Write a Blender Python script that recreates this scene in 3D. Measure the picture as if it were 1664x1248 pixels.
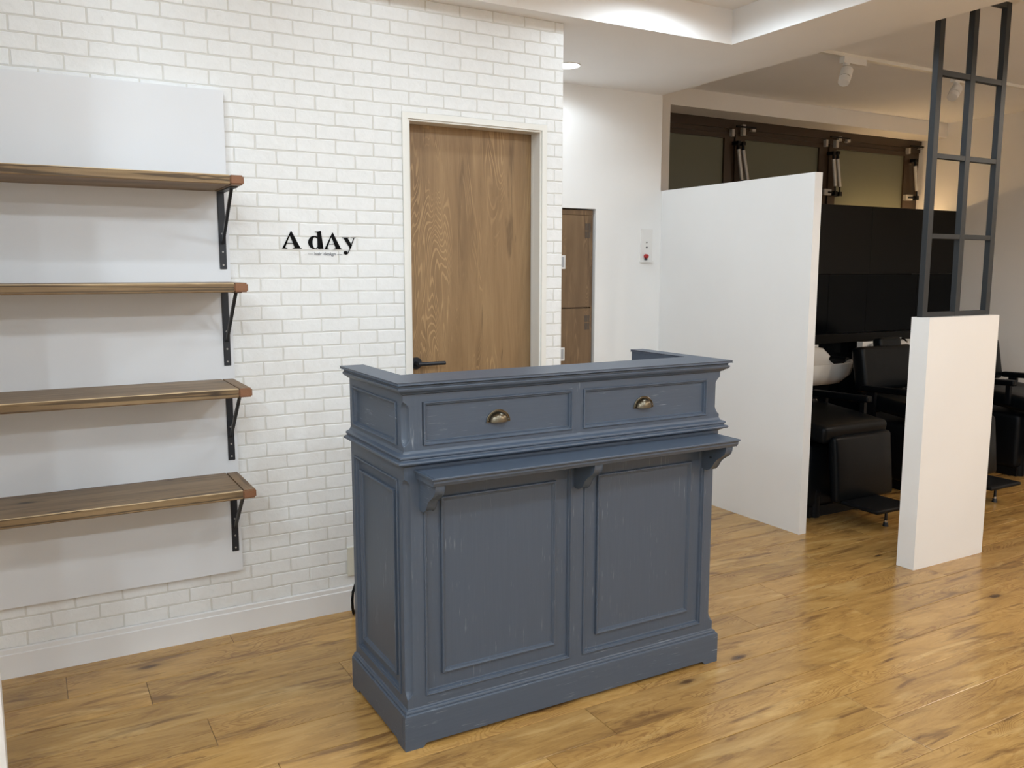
import bpy, bmesh, math, random
from mathutils import Vector, Matrix
random.seed(7)
for o in list(bpy.data.objects): bpy.data.objects.remove(o)
SC = bpy.context.scene
COL = SC.collection
PI = math.pi

# ------------------------------------------------------------------ camera
cam_d = bpy.data.cameras.new('camera')
cam = bpy.data.objects.new('camera', cam_d); COL.objects.link(cam)
cam_d.sensor_fit = 'HORIZONTAL'; cam_d.sensor_width = 36.0
cam_d.lens = 1390.3 / 1664 * 36.0
cam_d.clip_start = 0.02
fw = Vector((0.48762819, 0.86296739, -0.13231035))
rt = Vector((0.8706551, -0.49189372, 0.00051192))
up = Vector((0.06464086, 0.11544631, 0.99120821))
m3 = Matrix((rt, up, -fw)).transposed().to_4x4()
m3.translation = Vector((0, 0, 1.40))
cam.matrix_world = m3
SC.camera = cam

# ------------------------------------------------------------------ exposure, world
SC.view_settings.view_transform = 'Standard'
SC.view_settings.look = 'None'
SC.view_settings.gamma = 1.0
SC.view_settings.use_curve_mapping = False
SC.view_settings.exposure = 1.30
world = bpy.data.worlds.new('world'); SC.world = world; world.use_nodes = True
world.node_tree.nodes['Background'].inputs[0].default_value = (0.02, 0.022, 0.03, 1)
world.node_tree.nodes['Background'].inputs[1].default_value = 1.0

# ------------------------------------------------------------------ downlights and added fill lamps: x, y, z of ceiling, watts
COOL = (0.78, 0.90, 1.0)
WARM = (1.0, 0.88, 0.75)
DOWN = [  # x, y, ceiling z, watts, cone degrees
    (0.30, 2.84, 2.625, 3.2, 172), (1.25, 2.84, 2.625, 3.2, 172), (2.50, 2.86, 2.625, 9, 172),
    (-0.45, 1.90, 2.625, 11, 172), (0.15, 1.90, 2.625, 8, 172), (1.50, 1.90, 2.625, 9, 172), (2.45, 1.70, 2.625, 14, 172),
    (-1.0, 0.60, 2.625, 30, 172), (0.10, 0.35, 2.625, 20, 172), (1.35, 0.35, 2.625, 15, 172), (2.45, 0.20, 2.625, 18, 172),
    (-1.0, -1.30, 2.625, 44, 172), (0.60, -1.30, 2.625, 30, 172), (2.20, -1.30, 2.625, 32, 172),  # unseen fill row added behind the camera to brighten ceiling and walls
    (2.555, 3.93, 2.466, 6, 172),
]
REAR_FILL = [(4.7, -0.2, 2.60, 18, 172), (5.7, 1.4, 2.60, 24, 172), (4.6, -1.9, 2.60, 40, 172)]  # unseen warm lamps added to brighten the rear room and half wall

# ------------------------------------------------------------------ node helpers
def new_mat(name):
    m = bpy.data.materials.new(name); m.use_nodes = True
    nt = m.node_tree
    return m, nt, nt.nodes['Principled BSDF']
def N(nt, t, **kw):
    n = nt.nodes.new(t)
    for k, v in kw.items():
        if k.startswith('i_'): n.inputs[k[2:].replace('_', ' ')].default_value = v
        else: setattr(n, k, v)
    return n
def ramp(nt, stops, interp='LINEAR'):
    n = nt.nodes.new('ShaderNodeValToRGB'); cr = n.color_ramp; cr.interpolation = interp
    while len(cr.elements) > 1: cr.elements.remove(cr.elements[-1])
    cr.elements[0].position = stops[0][0]; cr.elements[0].color = (*stops[0][1], 1)
    for p, c in stops[1:]:
        e = cr.elements.new(p); e.color = (*c, 1)
    return n
def mixc(nt, fac, a, b, mode='MIX'):
    n = nt.nodes.new('ShaderNodeMix'); n.data_type = 'RGBA'; n.blend_type = mode
    for s, v in ((0, fac), (6, a), (7, b)):
        if hasattr(v, 'links') or isinstance(v, bpy.types.NodeSocket): nt.links.new(v, n.inputs[s])
        elif isinstance(v, (int, float)): n.inputs[s].default_value = v
        else: n.inputs[s].default_value = (*v, 1)
    return n.outputs[2]
def bump(nt, height, strength, dist, bsdf):
    b = nt.nodes.new('ShaderNodeBump'); b.inputs['Strength'].default_value = strength; b.inputs['Distance'].default_value = dist
    nt.links.new(height, b.inputs['Height']); nt.links.new(b.outputs[0], bsdf.inputs['Normal'])
def coords(nt, scale=(1, 1, 1), kind='Position', rnd=0.0, rot=(0, 0, 0)):
    if kind == 'Position': src = nt.nodes.new('ShaderNodeNewGeometry').outputs['Position']
    else: src = nt.nodes.new('ShaderNodeTexCoord').outputs[kind]
    if rnd:
        oi = nt.nodes.new('ShaderNodeObjectInfo')
        mu = N(nt, 'ShaderNodeMath', operation='MULTIPLY'); nt.links.new(oi.outputs['Random'], mu.inputs[0]); mu.inputs[1].default_value = rnd
        ad = N(nt, 'ShaderNodeVectorMath', operation='ADD'); nt.links.new(src, ad.inputs[0]); nt.links.new(mu.outputs[0], ad.inputs[1]); src = ad.outputs[0]
    mp = nt.nodes.new('ShaderNodeMapping'); mp.inputs['Scale'].default_value = scale; mp.inputs['Rotation'].default_value = rot
    nt.links.new(src, mp.inputs['Vector'])
    return mp.outputs[0]
def noise(nt, vec, scale, detail=4, rough=0.5, dist=0.0):
    n = nt.nodes.new('ShaderNodeTexNoise'); n.inputs['Scale'].default_value = scale; n.inputs['Detail'].default_value = detail
    n.inputs['Roughness'].default_value = rough; n.inputs['Distortion'].default_value = dist
    nt.links.new(vec, n.inputs['Vector']); return n.outputs['Fac']

def paint(name, col, rough=0.6, bump_s=0.0, bscale=200, spec=0.5, metal=0.0, coat=0.0):
    m, nt, b = new_mat(name)
    v = coords(nt)
    f = noise(nt, v, 3.0, 3)
    c = mixc(nt, f, tuple(x * 0.97 for x in col), tuple(min(1, x * 1.03) for x in col))
    nt.links.new(c, b.inputs['Base Color'])
    b.inputs['Roughness'].default_value = rough; b.inputs['Metallic'].default_value = metal
    b.inputs['Specular IOR Level'].default_value = spec; b.inputs['Coat Weight'].default_value = coat
    if bump_s: bump(nt, noise(nt, v, bscale, 2), bump_s, 0.001, b)
    return m
def emit(name, col, s):
    m, nt, b = new_mat(name)
    b.inputs['Base Color'].default_value = (0.8, 0.8, 0.8, 1)
    b.inputs['Emission Color'].default_value = (*col, 1); b.inputs['Emission Strength'].default_value = s
    return m

def grain_tools(nt, v, axis):
    def mp(across, along):
        sc = [across] * 3; sc[axis] = along
        q = nt.nodes.new('ShaderNodeMapping'); q.inputs['Scale'].default_value = sc; nt.links.new(v, q.inputs['Vector']); return q.outputs[0]
    def math_(op, x, y=None):
        n = N(nt, 'ShaderNodeMath', operation=op)
        for i, t in enumerate((x, y)):
            if t is None: continue
            if isinstance(t, (int, float)): n.inputs[i].default_value = t
            else: nt.links.new(t, n.inputs[i])
        return n.outputs[0]
    def rings(across, along, count, lo, hi, dist=0.5):
        """contour lines of a stretched noise: cathedral figure"""
        n = noise(nt, mp(across, along), 1.0, 2, 0.45, dist)
        sn = math_('SINE', math_('MULTIPLY', n, count))
        rp = ramp(nt, [(lo, (0, 0, 0)), (hi, (1, 1, 1))]); nt.links.new(math_('ADD', math_('MULTIPLY', sn, 0.5), 0.5), rp.inputs[0]); return rp.outputs[0]
    def mask(across, along, lo, hi, k, sc=1.0):
        rp = ramp(nt, [(lo, (0, 0, 0)), (hi, (k, k, k))]); nt.links.new(noise(nt, mp(across, along), sc, 4, 0.6, 0.6), rp.inputs[0]); return rp.outputs[0]
    def knots(across, along, sc, r0, r1):
        wob = noise(nt, mp(30, 12), 1.0, 3)
        vo = nt.nodes.new('ShaderNodeTexVoronoi'); vo.inputs['Scale'].default_value = sc; nt.links.new(mp(across, along), vo.inputs['Vector'])
        d = math_('ADD', vo.outputs['Distance'], math_('MULTIPLY', math_('SUBTRACT', wob, 0.5), 0.09))
        k = ramp(nt, [(0.0, (1, 1, 1)), (r0, (.85, .85, .85)), (r0 * 1.8, (.25, .25, .25)), (r1, (0, 0, 0))]); nt.links.new(d, k.inputs[0]); return k.outputs[0]
    return mp, math_, rings, mask, knots

def oak_floor():
    m, nt, b = new_mat('oak_laminate')
    v = coords(nt, (1, 1, 1), 'Object', rnd=37.0)
    mp, math_, rings, mask, knots = grain_tools(nt, v, 0)
    broad = noise(nt, mp(8, 1.6), 1.6, 7, 0.66, 1.4)
    fine = noise(nt, mp(120, 7), 1.6, 5, 0.72, 0.5)
    base = ramp(nt, [(0.30, (0.25, 0.125, 0.036)), (0.42, (0.40, 0.215, 0.060)), (0.54, (0.51, 0.290, 0.084)), (0.70, (0.63, 0.385, 0.130))]); nt.links.new(broad, base.inputs[0])
    c = mixc(nt, 0.36, base.outputs[0], mixc(nt, fine, (0.25, 0.125, 0.036), (0.72, 0.46, 0.165)))
    fig = mixc(nt, 1.0, rings(6.0, 1.1, 190, 0.60, 0.95, 1.6), mask(5, 1.6, 0.48, 0.60, 0.55), 'MULTIPLY')
    c = mixc(nt, fig, c, (0.25, 0.12, 0.038))
    c = mixc(nt, mask(18, 2.6, 0.55, 0.68, 0.72), c, (0.145, 0.068, 0.025))          # dark streaks
    c = mixc(nt, mask(60, 5, 0.64, 0.70, 0.55), c, (0.11, 0.05, 0.02))
    c = mixc(nt, mask(12, 2.4, 0.56, 0.70, 0.5), c, (0.76, 0.52, 0.21))           # pale streaks
    c = mixc(nt, knots(4.6, 1.9, 1.0, 0.045, 0.20), c, (0.075, 0.035, 0.015))
    oi = nt.nodes.new('ShaderNodeObjectInfo')
    tr = ramp(nt, [(0, (0.84, 0.84, 0.85)), (1, (1.08, 1.06, 1.02))]); nt.links.new(oi.outputs['Random'], tr.inputs[0])
    c = mixc(nt, 1.0, c, tr.outputs[0], 'MULTIPLY')
    nt.links.new(c, b.inputs['Base Color'])
    b.inputs['Roughness'].default_value = 0.25; b.inputs['Specular IOR Level'].default_value = 0.55
    bump(nt, fine, 0.10, 0.001, b)
    return m

def wood(name, axis, cols, grain=1.0, rough=0.5, stripes=False, kind='Position', coat=0.0, rnd=0.0, bumps=0.25, figure='light', knot=1.0):
    """axis: the direction the grain runs (0,1,2)"""
    m, nt, b = new_mat(name)
    v = coords(nt, (1, 1, 1), kind, rnd=rnd)
    mp, math_, rings, mask, knots = grain_tools(nt, v, axis)
    a = noise(nt, mp(8 * grain, 0.8), 1.8, 6, 0.62, 0.8)
    f = noise(nt, mp(110 * grain, 2.6), 1.6, 5, 0.72, 0.3)
    base = ramp(nt, [(0.3, cols[0]), (0.5, cols[1]), (0.7, cols[2])]); nt.links.new(a, base.inputs[0])
    c = mixc(nt, 0.45, base.outputs[0], mixc(nt, f, cols[0], cols[2]))
    dark = tuple(x * 0.35 for x in cols[0])
    if stripes:
        c = mixc(nt, mixc(nt, 1.0, rings(16, 0.25, 60, 0.55, 0.9, 0.3), (.75, .75, .75), 'MULTIPLY'), c, dark)
    elif figure == 'light':
        fg = mixc(nt, 1.0, rings(5.0, 0.7, 300, 0.70, 0.98, 1.3), mask(7, 1.6, 0.48, 0.60, 0.42), 'MULTIPLY')
        c = mixc(nt, fg, c, tuple(min(1, x * 1.6) for x in cols[2]))
    else:
        fg = mixc(nt, 1.0, rings(7.0, 0.4, 80, 0.65, 0.95, 0.8), mask(6, 1.0, 0.42, 0.55, 0.55), 'MULTIPLY')
        c = mixc(nt, fg, c, dark)
    c = mixc(nt, mask(24 * grain, 1.6, 0.60, 0.70, 0.6), c, tuple(x * 0.6 for x in cols[0]))
    c = mixc(nt, mask(120, 5, 0.66, 0.72, 0.5), c, tuple(x * 0.5 for x in cols[0]))
    if knot: c = mixc(nt, knots(5.2, 2.1, knot, 0.04, 0.16), c, dark)
    nt.links.new(c, b.inputs['Base Color'])
    b.inputs['Roughness'].default_value = rough; b.inputs['Coat Weight'].default_value = coat
    bump(nt, f, bumps, 0.001, b)
    return m

def blue_paint(name, axis):
    m, nt, b = new_mat(name)
    v = coords(nt)
    def mp(s, l):
        sc = [s, s, s]; sc[axis] = l
        q = nt.nodes.new('ShaderNodeMapping'); q.inputs['Scale'].default_value = sc; nt.links.new(v, q.inputs['Vector']); return q.outputs[0]
    g = noise(nt, mp(150, 5), 1.5, 4, 0.6)
    big = noise(nt, v, 4, 3)
    c = mixc(nt, g, (0.060, 0.081, 0.115), (0.082, 0.109, 0.152))
    c = mixc(nt, mixc(nt, big, (0, 0, 0), (0.5, 0.5, 0.5)), c, (0.070, 0.093, 0.134))
    sc = ramp(nt, [(0.62, (0, 0, 0)), (0.70, (1, 1, 1))]); nt.links.new(noise(nt, mp(170, 9), 1.2, 3, 0.6), sc.inputs[0])
    mk = ramp(nt, [(0.5, (0, 0, 0)), (0.7, (0.75, 0.75, 0.75))]); nt.links.new(noise(nt, v, 9, 3), mk.inputs[0])
    mu = mixc(nt, 1.0, sc.outputs[0], mk.outputs[0], 'MULTIPLY')
    c = mixc(nt, mu, c, (0.34, 0.38, 0.42))
    nt.links.new(c, b.inputs['Base Color'])
    b.inputs['Roughness'].default_value = 0.42; b.inputs['Specular IOR Level'].default_value = 0.5
    bump(nt, g, 0.35, 0.0006, b)
    return m

M = {}
M['wall'] = paint('white_wall_paper', (0.87, 0.87, 0.86), 0.75, 0.15, 260)
M['ceil'] = paint('ceiling_paper', (0.89, 0.88, 0.87), 0.85, 0.1, 300)
M['rear'] = paint('rear_wall_paper', (0.82, 0.79, 0.75), 0.7, 0.1, 300)
M['panel'] = paint('white_panel_board', (0.76, 0.77, 0.79), 0.55, 0.08, 320)
M['part'] = paint('white_partition_paper', (0.84, 0.835, 0.825), 0.6, 0.08, 320)
M['trimw'] = paint('cream_trim', (0.80, 0.785, 0.735), 0.35)
M['base'] = paint('baseboard_white', (0.80, 0.79, 0.78), 0.45)
M['mortar'] = paint('mortar', (0.665, 0.65, 0.61), 0.9, 0.15, 160)
M['floor'] = oak_floor()
M['joint'] = paint('floor_joint', (0.13, 0.08, 0.04), 0.8)
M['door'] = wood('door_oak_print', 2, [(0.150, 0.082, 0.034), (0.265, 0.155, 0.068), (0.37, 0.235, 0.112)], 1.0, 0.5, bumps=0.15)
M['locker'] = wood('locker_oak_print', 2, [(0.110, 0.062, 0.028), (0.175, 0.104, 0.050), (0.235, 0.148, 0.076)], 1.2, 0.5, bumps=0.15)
M['plankt'] = wood('old_pine', 0, [(0.115, 0.070, 0.036), (0.25, 0.160, 0.084), (0.39, 0.268, 0.150)], 1.3, 0.5, rnd=9.0, figure='dark', knot=1.2)
M['plankf'] = wood('old_pine_edge', 0, [(0.10, 0.058, 0.026), (0.215, 0.135, 0.062), (0.35, 0.235, 0.115)], 1.8, 0.6, stripes=True, rnd=9.0, bumps=0.8, knot=1.2)
M['plankend'] = wood('pine_end_strip', 1, [(0.12, 0.068, 0.032), (0.235, 0.142, 0.070), (0.34, 0.22, 0.115)], 1.5, 0.5, rnd=5.0, figure='dark', knot=0)
M['endgrain'] = paint('reddish_end_grain', (0.235, 0.105, 0.050), 0.6, 0.5, 500)
M['rim'] = paint('pale_arris', (0.52, 0.38, 0.22), 0.6)  # paler colour for the upper front chamfer of the shelves
M['bluev'] = blue_paint('blue_grey_paint_upright', 2)
M['blueh'] = blue_paint('blue_grey_paint_level', 0)
M['bluey'] = blue_paint('blue_grey_paint_side', 1)
M['brass'] = paint('antique_brass', (0.15, 0.13, 0.095), 0.28, 0.2, 120, metal=1.0)
M['blackm'] = paint('black_steel', (0.012, 0.014, 0.020), 0.42)
M['ink'] = paint('black_lettering', (0.004, 0.004, 0.004), 0.7, spec=0.1)
M['grey_ink'] = paint('grey_lettering', (0.20, 0.20, 0.21), 0.6)
M['grid'] = paint('charcoal_steel', (0.013, 0.017, 0.021), 0.5)
M['frame'] = paint('dark_brown_sash', (0.034, 0.018, 0.008), 0.35)
M['glassw'] = paint('frosted_pane', (0.115, 0.118, 0.080), 0.38, 0.2, 40)
M['ivory'] = paint('ivory_plastic', (0.70, 0.68, 0.58), 0.4)
M['white'] = paint('white_enamel', (0.80, 0.79, 0.77), 0.35)
M['ceramic'] = paint('white_ceramic', (0.80, 0.78, 0.74), 0.08, coat=0.5)
M['blackp'] = paint('black_wall_panel', (0.004, 0.0036, 0.003), 0.33, spec=0.18)
M['blackt'] = paint('black_lower_panel', (0.0015, 0.0022, 0.003), 0.15, spec=0.1)
M['leather'] = paint('black_leatherette', (0.002, 0.0032, 0.0045), 0.34, 0.2, 240, spec=0.16)
M['plastic'] = paint('black_plastic', (0.0025, 0.0035, 0.005), 0.45, spec=0.2)
M['chrome'] = paint('chrome', (0.7, 0.7, 0.7), 0.12, metal=1.0)
M['alu'] = paint('clear_anodised', (0.42, 0.40, 0.37), 0.35, metal=0.3)
M['red'] = paint('red_plastic', (0.42, 0.02, 0.02), 0.35)
M['grey'] = paint('grey_recess', (0.42, 0.42, 0.43), 0.6)
M['darkvent'] = paint('vent_slots', (0.09, 0.07, 0.055), 0.6)
M['lens'] = emit('downlight_lens', (1.0, 0.98, 0.95), 14.0)
M['led'] = emit('warm_led_strip', (1.0, 0.66, 0.33), 16.0)
def brick_mat():
    m, nt, b = new_mat('whitewashed_brick')
    v = coords(nt, (1, 1, 1), 'Object', rnd=23.0)
    f = noise(nt, v, 28, 6, 0.65, 0.4); g = noise(nt, v, 8, 3)
    c = mixc(nt, f, (0.76, 0.76, 0.745), (0.875, 0.88, 0.875))
    sp = ramp(nt, [(0.60, (0, 0, 0)), (0.75, (0.55, 0.55, 0.55))]); nt.links.new(noise(nt, v, 55, 5, 0.7, 1.0), sp.inputs[0])
    c = mixc(nt, mixc(nt, g, (0, 0, 0), sp.outputs[0]), c, (0.56, 0.55, 0.52))
    nt.links.new(c, b.inputs['Base Color']); b.inputs['Roughness'].default_value = 0.7
    bump(nt, f, 0.6, 0.0025, b)
    return m
M['brick'] = brick_mat()

# ------------------------------------------------------------------ object helpers
def link(name, me, mat=None, parent=None, loc=None):
    o = bpy.data.objects.new(name, me); COL.objects.link(o)
    if mat is not None and me is not None and len(me.materials) == 0: me.materials.append(M[mat] if isinstance(mat, str) else mat)
    if parent is not None: o.parent = parent
    if loc is not None: o.location = loc
    return o
def from_bm(name, bm, mat, parent=None, loc=None, smooth=False, bevel=0.0, seg=1, angle=40):
    if bevel:
        es = [e for e in bm.edges if len(e.link_faces) == 2 and e.calc_face_angle(0) > math.radians(30)]
        bmesh.ops.bevel(bm, geom=es, offset=bevel, segments=seg, affect='EDGES', clamp_overlap=True, profile=0.5)
    me = bpy.data.meshes.new(name)
    bmesh.ops.recalc_face_normals(bm, faces=bm.faces)
    bm.to_mesh(me); bm.free()
    if smooth:
        for p in me.polygons: p.use_smooth = True
        try: me.set_sharp_from_angle(angle=math.radians(angle))
        except Exception: pass
    return link(name, me, mat, parent, loc)
def bx(bm, x0, y0, z0, x1, y1, z1):
    vs = [bm.verts.new(p) for p in ((x0, y0, z0), (x1, y0, z0), (x1, y1, z0), (x0, y1, z0), (x0, y0, z1), (x1, y0, z1), (x1, y1, z1), (x0, y1, z1))]
    for f in ((3, 2, 1, 0), (4, 5, 6, 7), (0, 1, 5, 4), (1, 2, 6, 5), (2, 3, 7, 6), (3, 0, 4, 7)): bm.faces.new([vs[i] for i in f])
def box(name, b, mat, parent=None, bevel=0.0, seg=1, smooth=False):
    if isinstance(b[0], (tuple, list)) and parent is not None:      # one object for each piece
        return [box(name, q, mat, parent, bevel, seg, smooth) for q in b][0]
    bm = bmesh.new()
    for q in (b if isinstance(b[0], (tuple, list)) else [b]): bx(bm, *q)
    return from_bm(name, bm, mat, parent, bevel=bevel, seg=seg, smooth=smooth)
def cyl(bm, p0, p1, r0, r1=None, n=20, cap=True):
    p0 = Vector(p0); p1 = Vector(p1); r1 = r0 if r1 is None else r1
    d = (p1 - p0); L = d.length
    q = d.to_track_quat('Z', 'Y').to_matrix().to_4x4(); q.translation = (p0 + p1) / 2
    bmesh.ops.create_cone(bm, cap_ends=cap, cap_tris=False, segments=n, radius1=r0, radius2=r1, depth=L, matrix=q)
def tube(bm, pts, r, n=8):
    pts = [Vector(p) for p in pts]; rings = []
    for i, p in enumerate(pts):
        t = (pts[min(i + 1, len(pts) - 1)] - pts[max(i - 1, 0)]).normalized()
        a = t.cross(Vector((0, 0, 1)));
        if a.length < 1e-3: a = t.cross(Vector((0, 1, 0)))
        a.normalize(); b_ = t.cross(a)
        rings.append([bm.verts.new(p + (a * math.cos(2 * PI * k / n) + b_ * math.sin(2 * PI * k / n)) * r) for k in range(n)])
    for i in range(len(rings) - 1):
        for k in range(n): bm.faces.new((rings[i][k], rings[i][(k + 1) % n], rings[i + 1][(k + 1) % n], rings[i + 1][k]))
    bm.faces.new(rings[0]); bm.faces.new(rings[-1])
def prism(bm, poly, axis, a, b):
    """poly: 2D points; axis 0: (y,z) extruded in x; 1: (x,z) extruded in y; 2: (x,y) in z"""
    def P(p, t):
        return (t, p[0], p[1]) if axis == 0 else (p[0], t, p[1]) if axis == 1 else (p[0], p[1], t)
    A = [bm.verts.new(P(p, a)) for p in poly]; B = [bm.verts.new(P(p, b)) for p in poly]
    bm.faces.new(A); bm.faces.new(B[::-1])
    for i in range(len(poly)): bm.faces.new((A[i], A[(i + 1) % len(poly)], B[(i + 1) % len(poly)], B[i]))
def empty(name, label, cat, loc=(0, 0, 0), group=None, rz=0):
    o = bpy.data.objects.new(name, None); COL.objects.link(o); o.location = loc; o.rotation_euler = (0, 0, rz)
    o.empty_display_size = 0.1
    tag(o, label, cat, group); return o
def tag(o, label, cat, group=None):
    o['label'] = label; o['category'] = cat
    if group: o['group'] = group
    return o
def struct(o): o['kind'] = 'structure'; return o
def rep(o, parent, k=None):
    c = o.copy(); COL.objects.link(c); c.parent = parent; return c
def copy_tree(o, parent=None):
    c = o.copy(); COL.objects.link(c); c.parent = parent
    for ch in list(o.children): copy_tree(ch, c)
    return c

# ------------------------------------------------------------------ key measures
W = 3.294            # face of the brick wall
ENDX = 2.119         # its right end
CZ = 2.466           # soffit height
TZ = 2.625           # raised ceiling
SX, SY = 3.011, 3.196
FX = 3.494           # far edge of the soffit
AY = 4.297           # alcove wall
RZ = 2.625           # rear ceiling
RX = 6.85            # right wall
BY = 4.665            # bulkhead face
L, F = -1.8, -2.6    # left and front limits of the room
DX0, DX1, DZ = 1.377, 2.010, 2.003   # door opening

# ------------------------------------------------------------------ floor with planks
floor = struct(box('floor', (L - .1, F - .1, -0.10, RX + .1, 5.10, -0.0025), 'joint'))
PW, PL = 0.1768, 1.187
ROW0 = 1.614
OFFS = {-1: 1.048, 0: 1.091, 1: 0.038, 2: 0.293, 3: 0.541, 4: 0.063, 5: 0.410, 6: 0.896, 7: 0.272, 8: 0.034, 9: 0.60, 10: 0.2, 11: 0.95}
pl_cache = {}
def plank_mesh(w, d):
    key = (round(w, 3), round(d, 3))
    if key not in pl_cache:
        bm = bmesh.new(); g = 0.0008; c = 0.0016
        x0, x1, y0, y1 = -w / 2 + g, w / 2 - g, -d / 2 + g, d / 2 - g
        a = [bm.verts.new(p) for p in ((x0, y0, -.0025), (x1, y0, -.0025), (x1, y1, -.0025), (x0, y1, -.0025))]
        b = [bm.verts.new(p) for p in ((x0, y0, -.0008), (x1, y0, -.0008), (x1, y1, -.0008), (x0, y1, -.0008))]
        t = [bm.verts.new(p) for p in ((x0 + c, y0 + c, 0), (x1 - c, y0 + c, 0), (x1 - c, y1 - c, 0), (x0 + c, y1 - c, 0))]
        bm.faces.new(t)
        for i in range(4):
            j = (i + 1) % 4
            bm.faces.new((a[i], a[j], b[j], b[i])); bm.faces.new((b[i], b[j], t[j], t[i]))
        me = bpy.data.meshes.new('plank'); bm.to_mesh(me); bm.free(); me.materials.append(M['floor']); pl_cache[key] = me
    return pl_cache[key]
cells = []
r = -24
while ROW0 + r * PW < 5.05:
    y0 = ROW0 + r * PW; y1 = min(y0 + PW, 5.05)
    off = OFFS.get(r, (r * 0.377) % PL)
    x = off - math.ceil((off - L) / PL) * PL
    while x < RX:
        xa, xb = max(x, L), min(x + PL, RX)
        if xb - xa > 0.01 and y1 > F: cells.append((xa, max(y0, F), xb, y1))
        x += PL
    r += 1
def near(c):
    cx, cy = (c[0] + c[2]) / 2, (c[1] + c[3]) / 2
    dep = cx * fw.x + cy * fw.y
    return dep if dep > 0.8 else 50 - dep
cells.sort(key=near)
rest_bm = bmesh.new()
for i, c in enumerate(cells):
    cx, cy = (c[0] + c[2]) / 2, (c[1] + c[3]) / 2
    vis = cx * fw.x + cy * fw.y > 0.8 and abs((cx * rt.x + cy * rt.y)) < 1.4 * (cx * fw.x + cy * fw.y)
    if vis and i < 290: link('plank', plank_mesh(c[2] - c[0], c[3] - c[1]), parent=floor, loc=(cx, cy, 0))
    else: bx(rest_bm, c[0] + .0006, c[1] + .0006, -.0025, c[2] - .0006, c[3] - .0006, 0)
o = from_bm('outlying_planks', rest_bm, 'floor', floor); o['kind'] = 'stuff'

# ------------------------------------------------------------------ walls
bm = bmesh.new()
bx(bm, L, W, -.1, DX0, W + .13, 2.8); bx(bm, DX1, W, -.1, ENDX, W + .13, 2.8); bx(bm, DX0, W, DZ, DX1, W + .13, 2.8)
wall_back = struct(from_bm('wall_back', bm, 'mortar'))
# dark cupboard space behind the door
struct(box('wall_closet', [(DX0 - .1, W + .50, -.1, ENDX, W + .54, 2.6)], 'wall'))
struct(box('wall_alcove', [(2.02, AY, 1.761, 3.005, AY + .365, 2.60), (3.005, AY, -.1, FX, AY + .365, 2.60), (2.02, AY, -.1, 2.44, AY + .365, 1.761), (FX, AY, -.1, 3.558, AY + .365, 1.888)], 'wall'))
struct(box('wall_alcove_left', (1.98, W + .131, -.1, 2.02, AY + .1, 2.6), 'wall'))
struct(box('wall_pier', (FX + .001, BY, -.1, 3.862, 5.06, RZ + .06), 'rear'))
struct(box('wall_right', (RX, F - .1, -.1, RX + .1, 5.15, 2.8), 'rear'))
struct(box('wall_left', (L - .1, F - .1, -.1, L, W, 2.8), 'wall'))
struct(box('wall_front', (L, F - .1, -.1, RX, F, 2.8), 'wall'))
struct(box('wall_window', (3.864, 4.975, -.1, RX, 5.08, 0.98), 'rear'))
# ceilings: raised tray, dropped soffit, rear room
struct(box('ceiling', (L, F, TZ, SX, SY, TZ + .1), 'ceil'))
bm = bmesh.new()
prism(bm, [(L, SY), (SX, SY), (SX, F), (FX, F), (FX, AY + .1), (ENDX - .1, AY + .1), (ENDX - .1, W + .125), (ENDX - .002, W + .125), (ENDX - .002, W + .001), (L, W + .001)], 2, CZ, TZ + .1)
struct(from_bm('ceiling_soffit', bm, 'ceil'))
struct(box('ceiling_rear', (FX, F, RZ, RX, 5.10, RZ + .1), 'ceil'))
struct(box('ceiling_bulkhead', (3.863, BY, 2.505, RX, 5.08, RZ + .0), 'rear'))
# baseboards
bm = bmesh.new()
for x0, x1 in ((L, 1.353), (2.034, ENDX)):
    prism(bm, [(W, 0), (W - .012, 0), (W - .012, .084), (W - .0105, .0855), (W - .009, .087), (W - .009, .1025), (W - .006, .1058), (W, .1058)], 0, x0, x1)
struct(from_bm('baseboard_back', bm, 'base'))
struct(box('baseboard_right', (RX - .01, F, 0, RX, 4.51, .06), 'base', bevel=.002))

# bricks of the back wall
BWp, BHp = 0.1535, 0.0527
var = {}
def brick_mesh(w, h, v):
    key = (round(w, 3), round(h, 3), v)
    if key in var: return var[key]
    rr = random.Random(v * 31 + int(w * 1000)); bm = bmesh.new()
    hw, hh = w / 2, h / 2; j = 0.0011
    n = 4 if w > 0.08 else 2
    pts = [(-hw + w * i / n, -hh) for i in range(n)] + [(hw, -hh)] + [(hw, 0)] + [(hw - w * i / n, hh) for i in range(n)] + [(-hw, hh)] + [(-hw, 0)]
    out = [(x + rr.uniform(-j, j), z + rr.uniform(-j, j)) for x, z in pts]
    a = [bm.verts.new((x, 0, z)) for x, z in out]
    def sgn(q): return (q > 1e-6) - (q < -1e-6)
    t = []
    for (x, z) in out:
        k = 0.0016
        xi = x - math.copysign(k, x) if abs(abs(x) - hw) < .003 else x
        zi = z - math.copysign(k, z) if abs(abs(z) - hh) < .003 else z
        t.append(bm.verts.new((xi, -.0013 - rr.uniform(0, .0004), zi)))
    bm.faces.new(t)
    for i in range(len(out)): bm.faces.new((a[i], a[(i + 1) % len(out)], t[(i + 1) % len(out)], t[i]))
    bmesh.ops.recalc_face_normals(bm, faces=bm.faces)
    me = bpy.data.meshes.new('brick'); bm.to_mesh(me); bm.free(); me.materials.append(M['brick'])
    if me.polygons[0].normal.y > 0: me.flip_normals()
    var[key] = me; return me
cand = []
k = -2; gap = 0.0052
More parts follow.
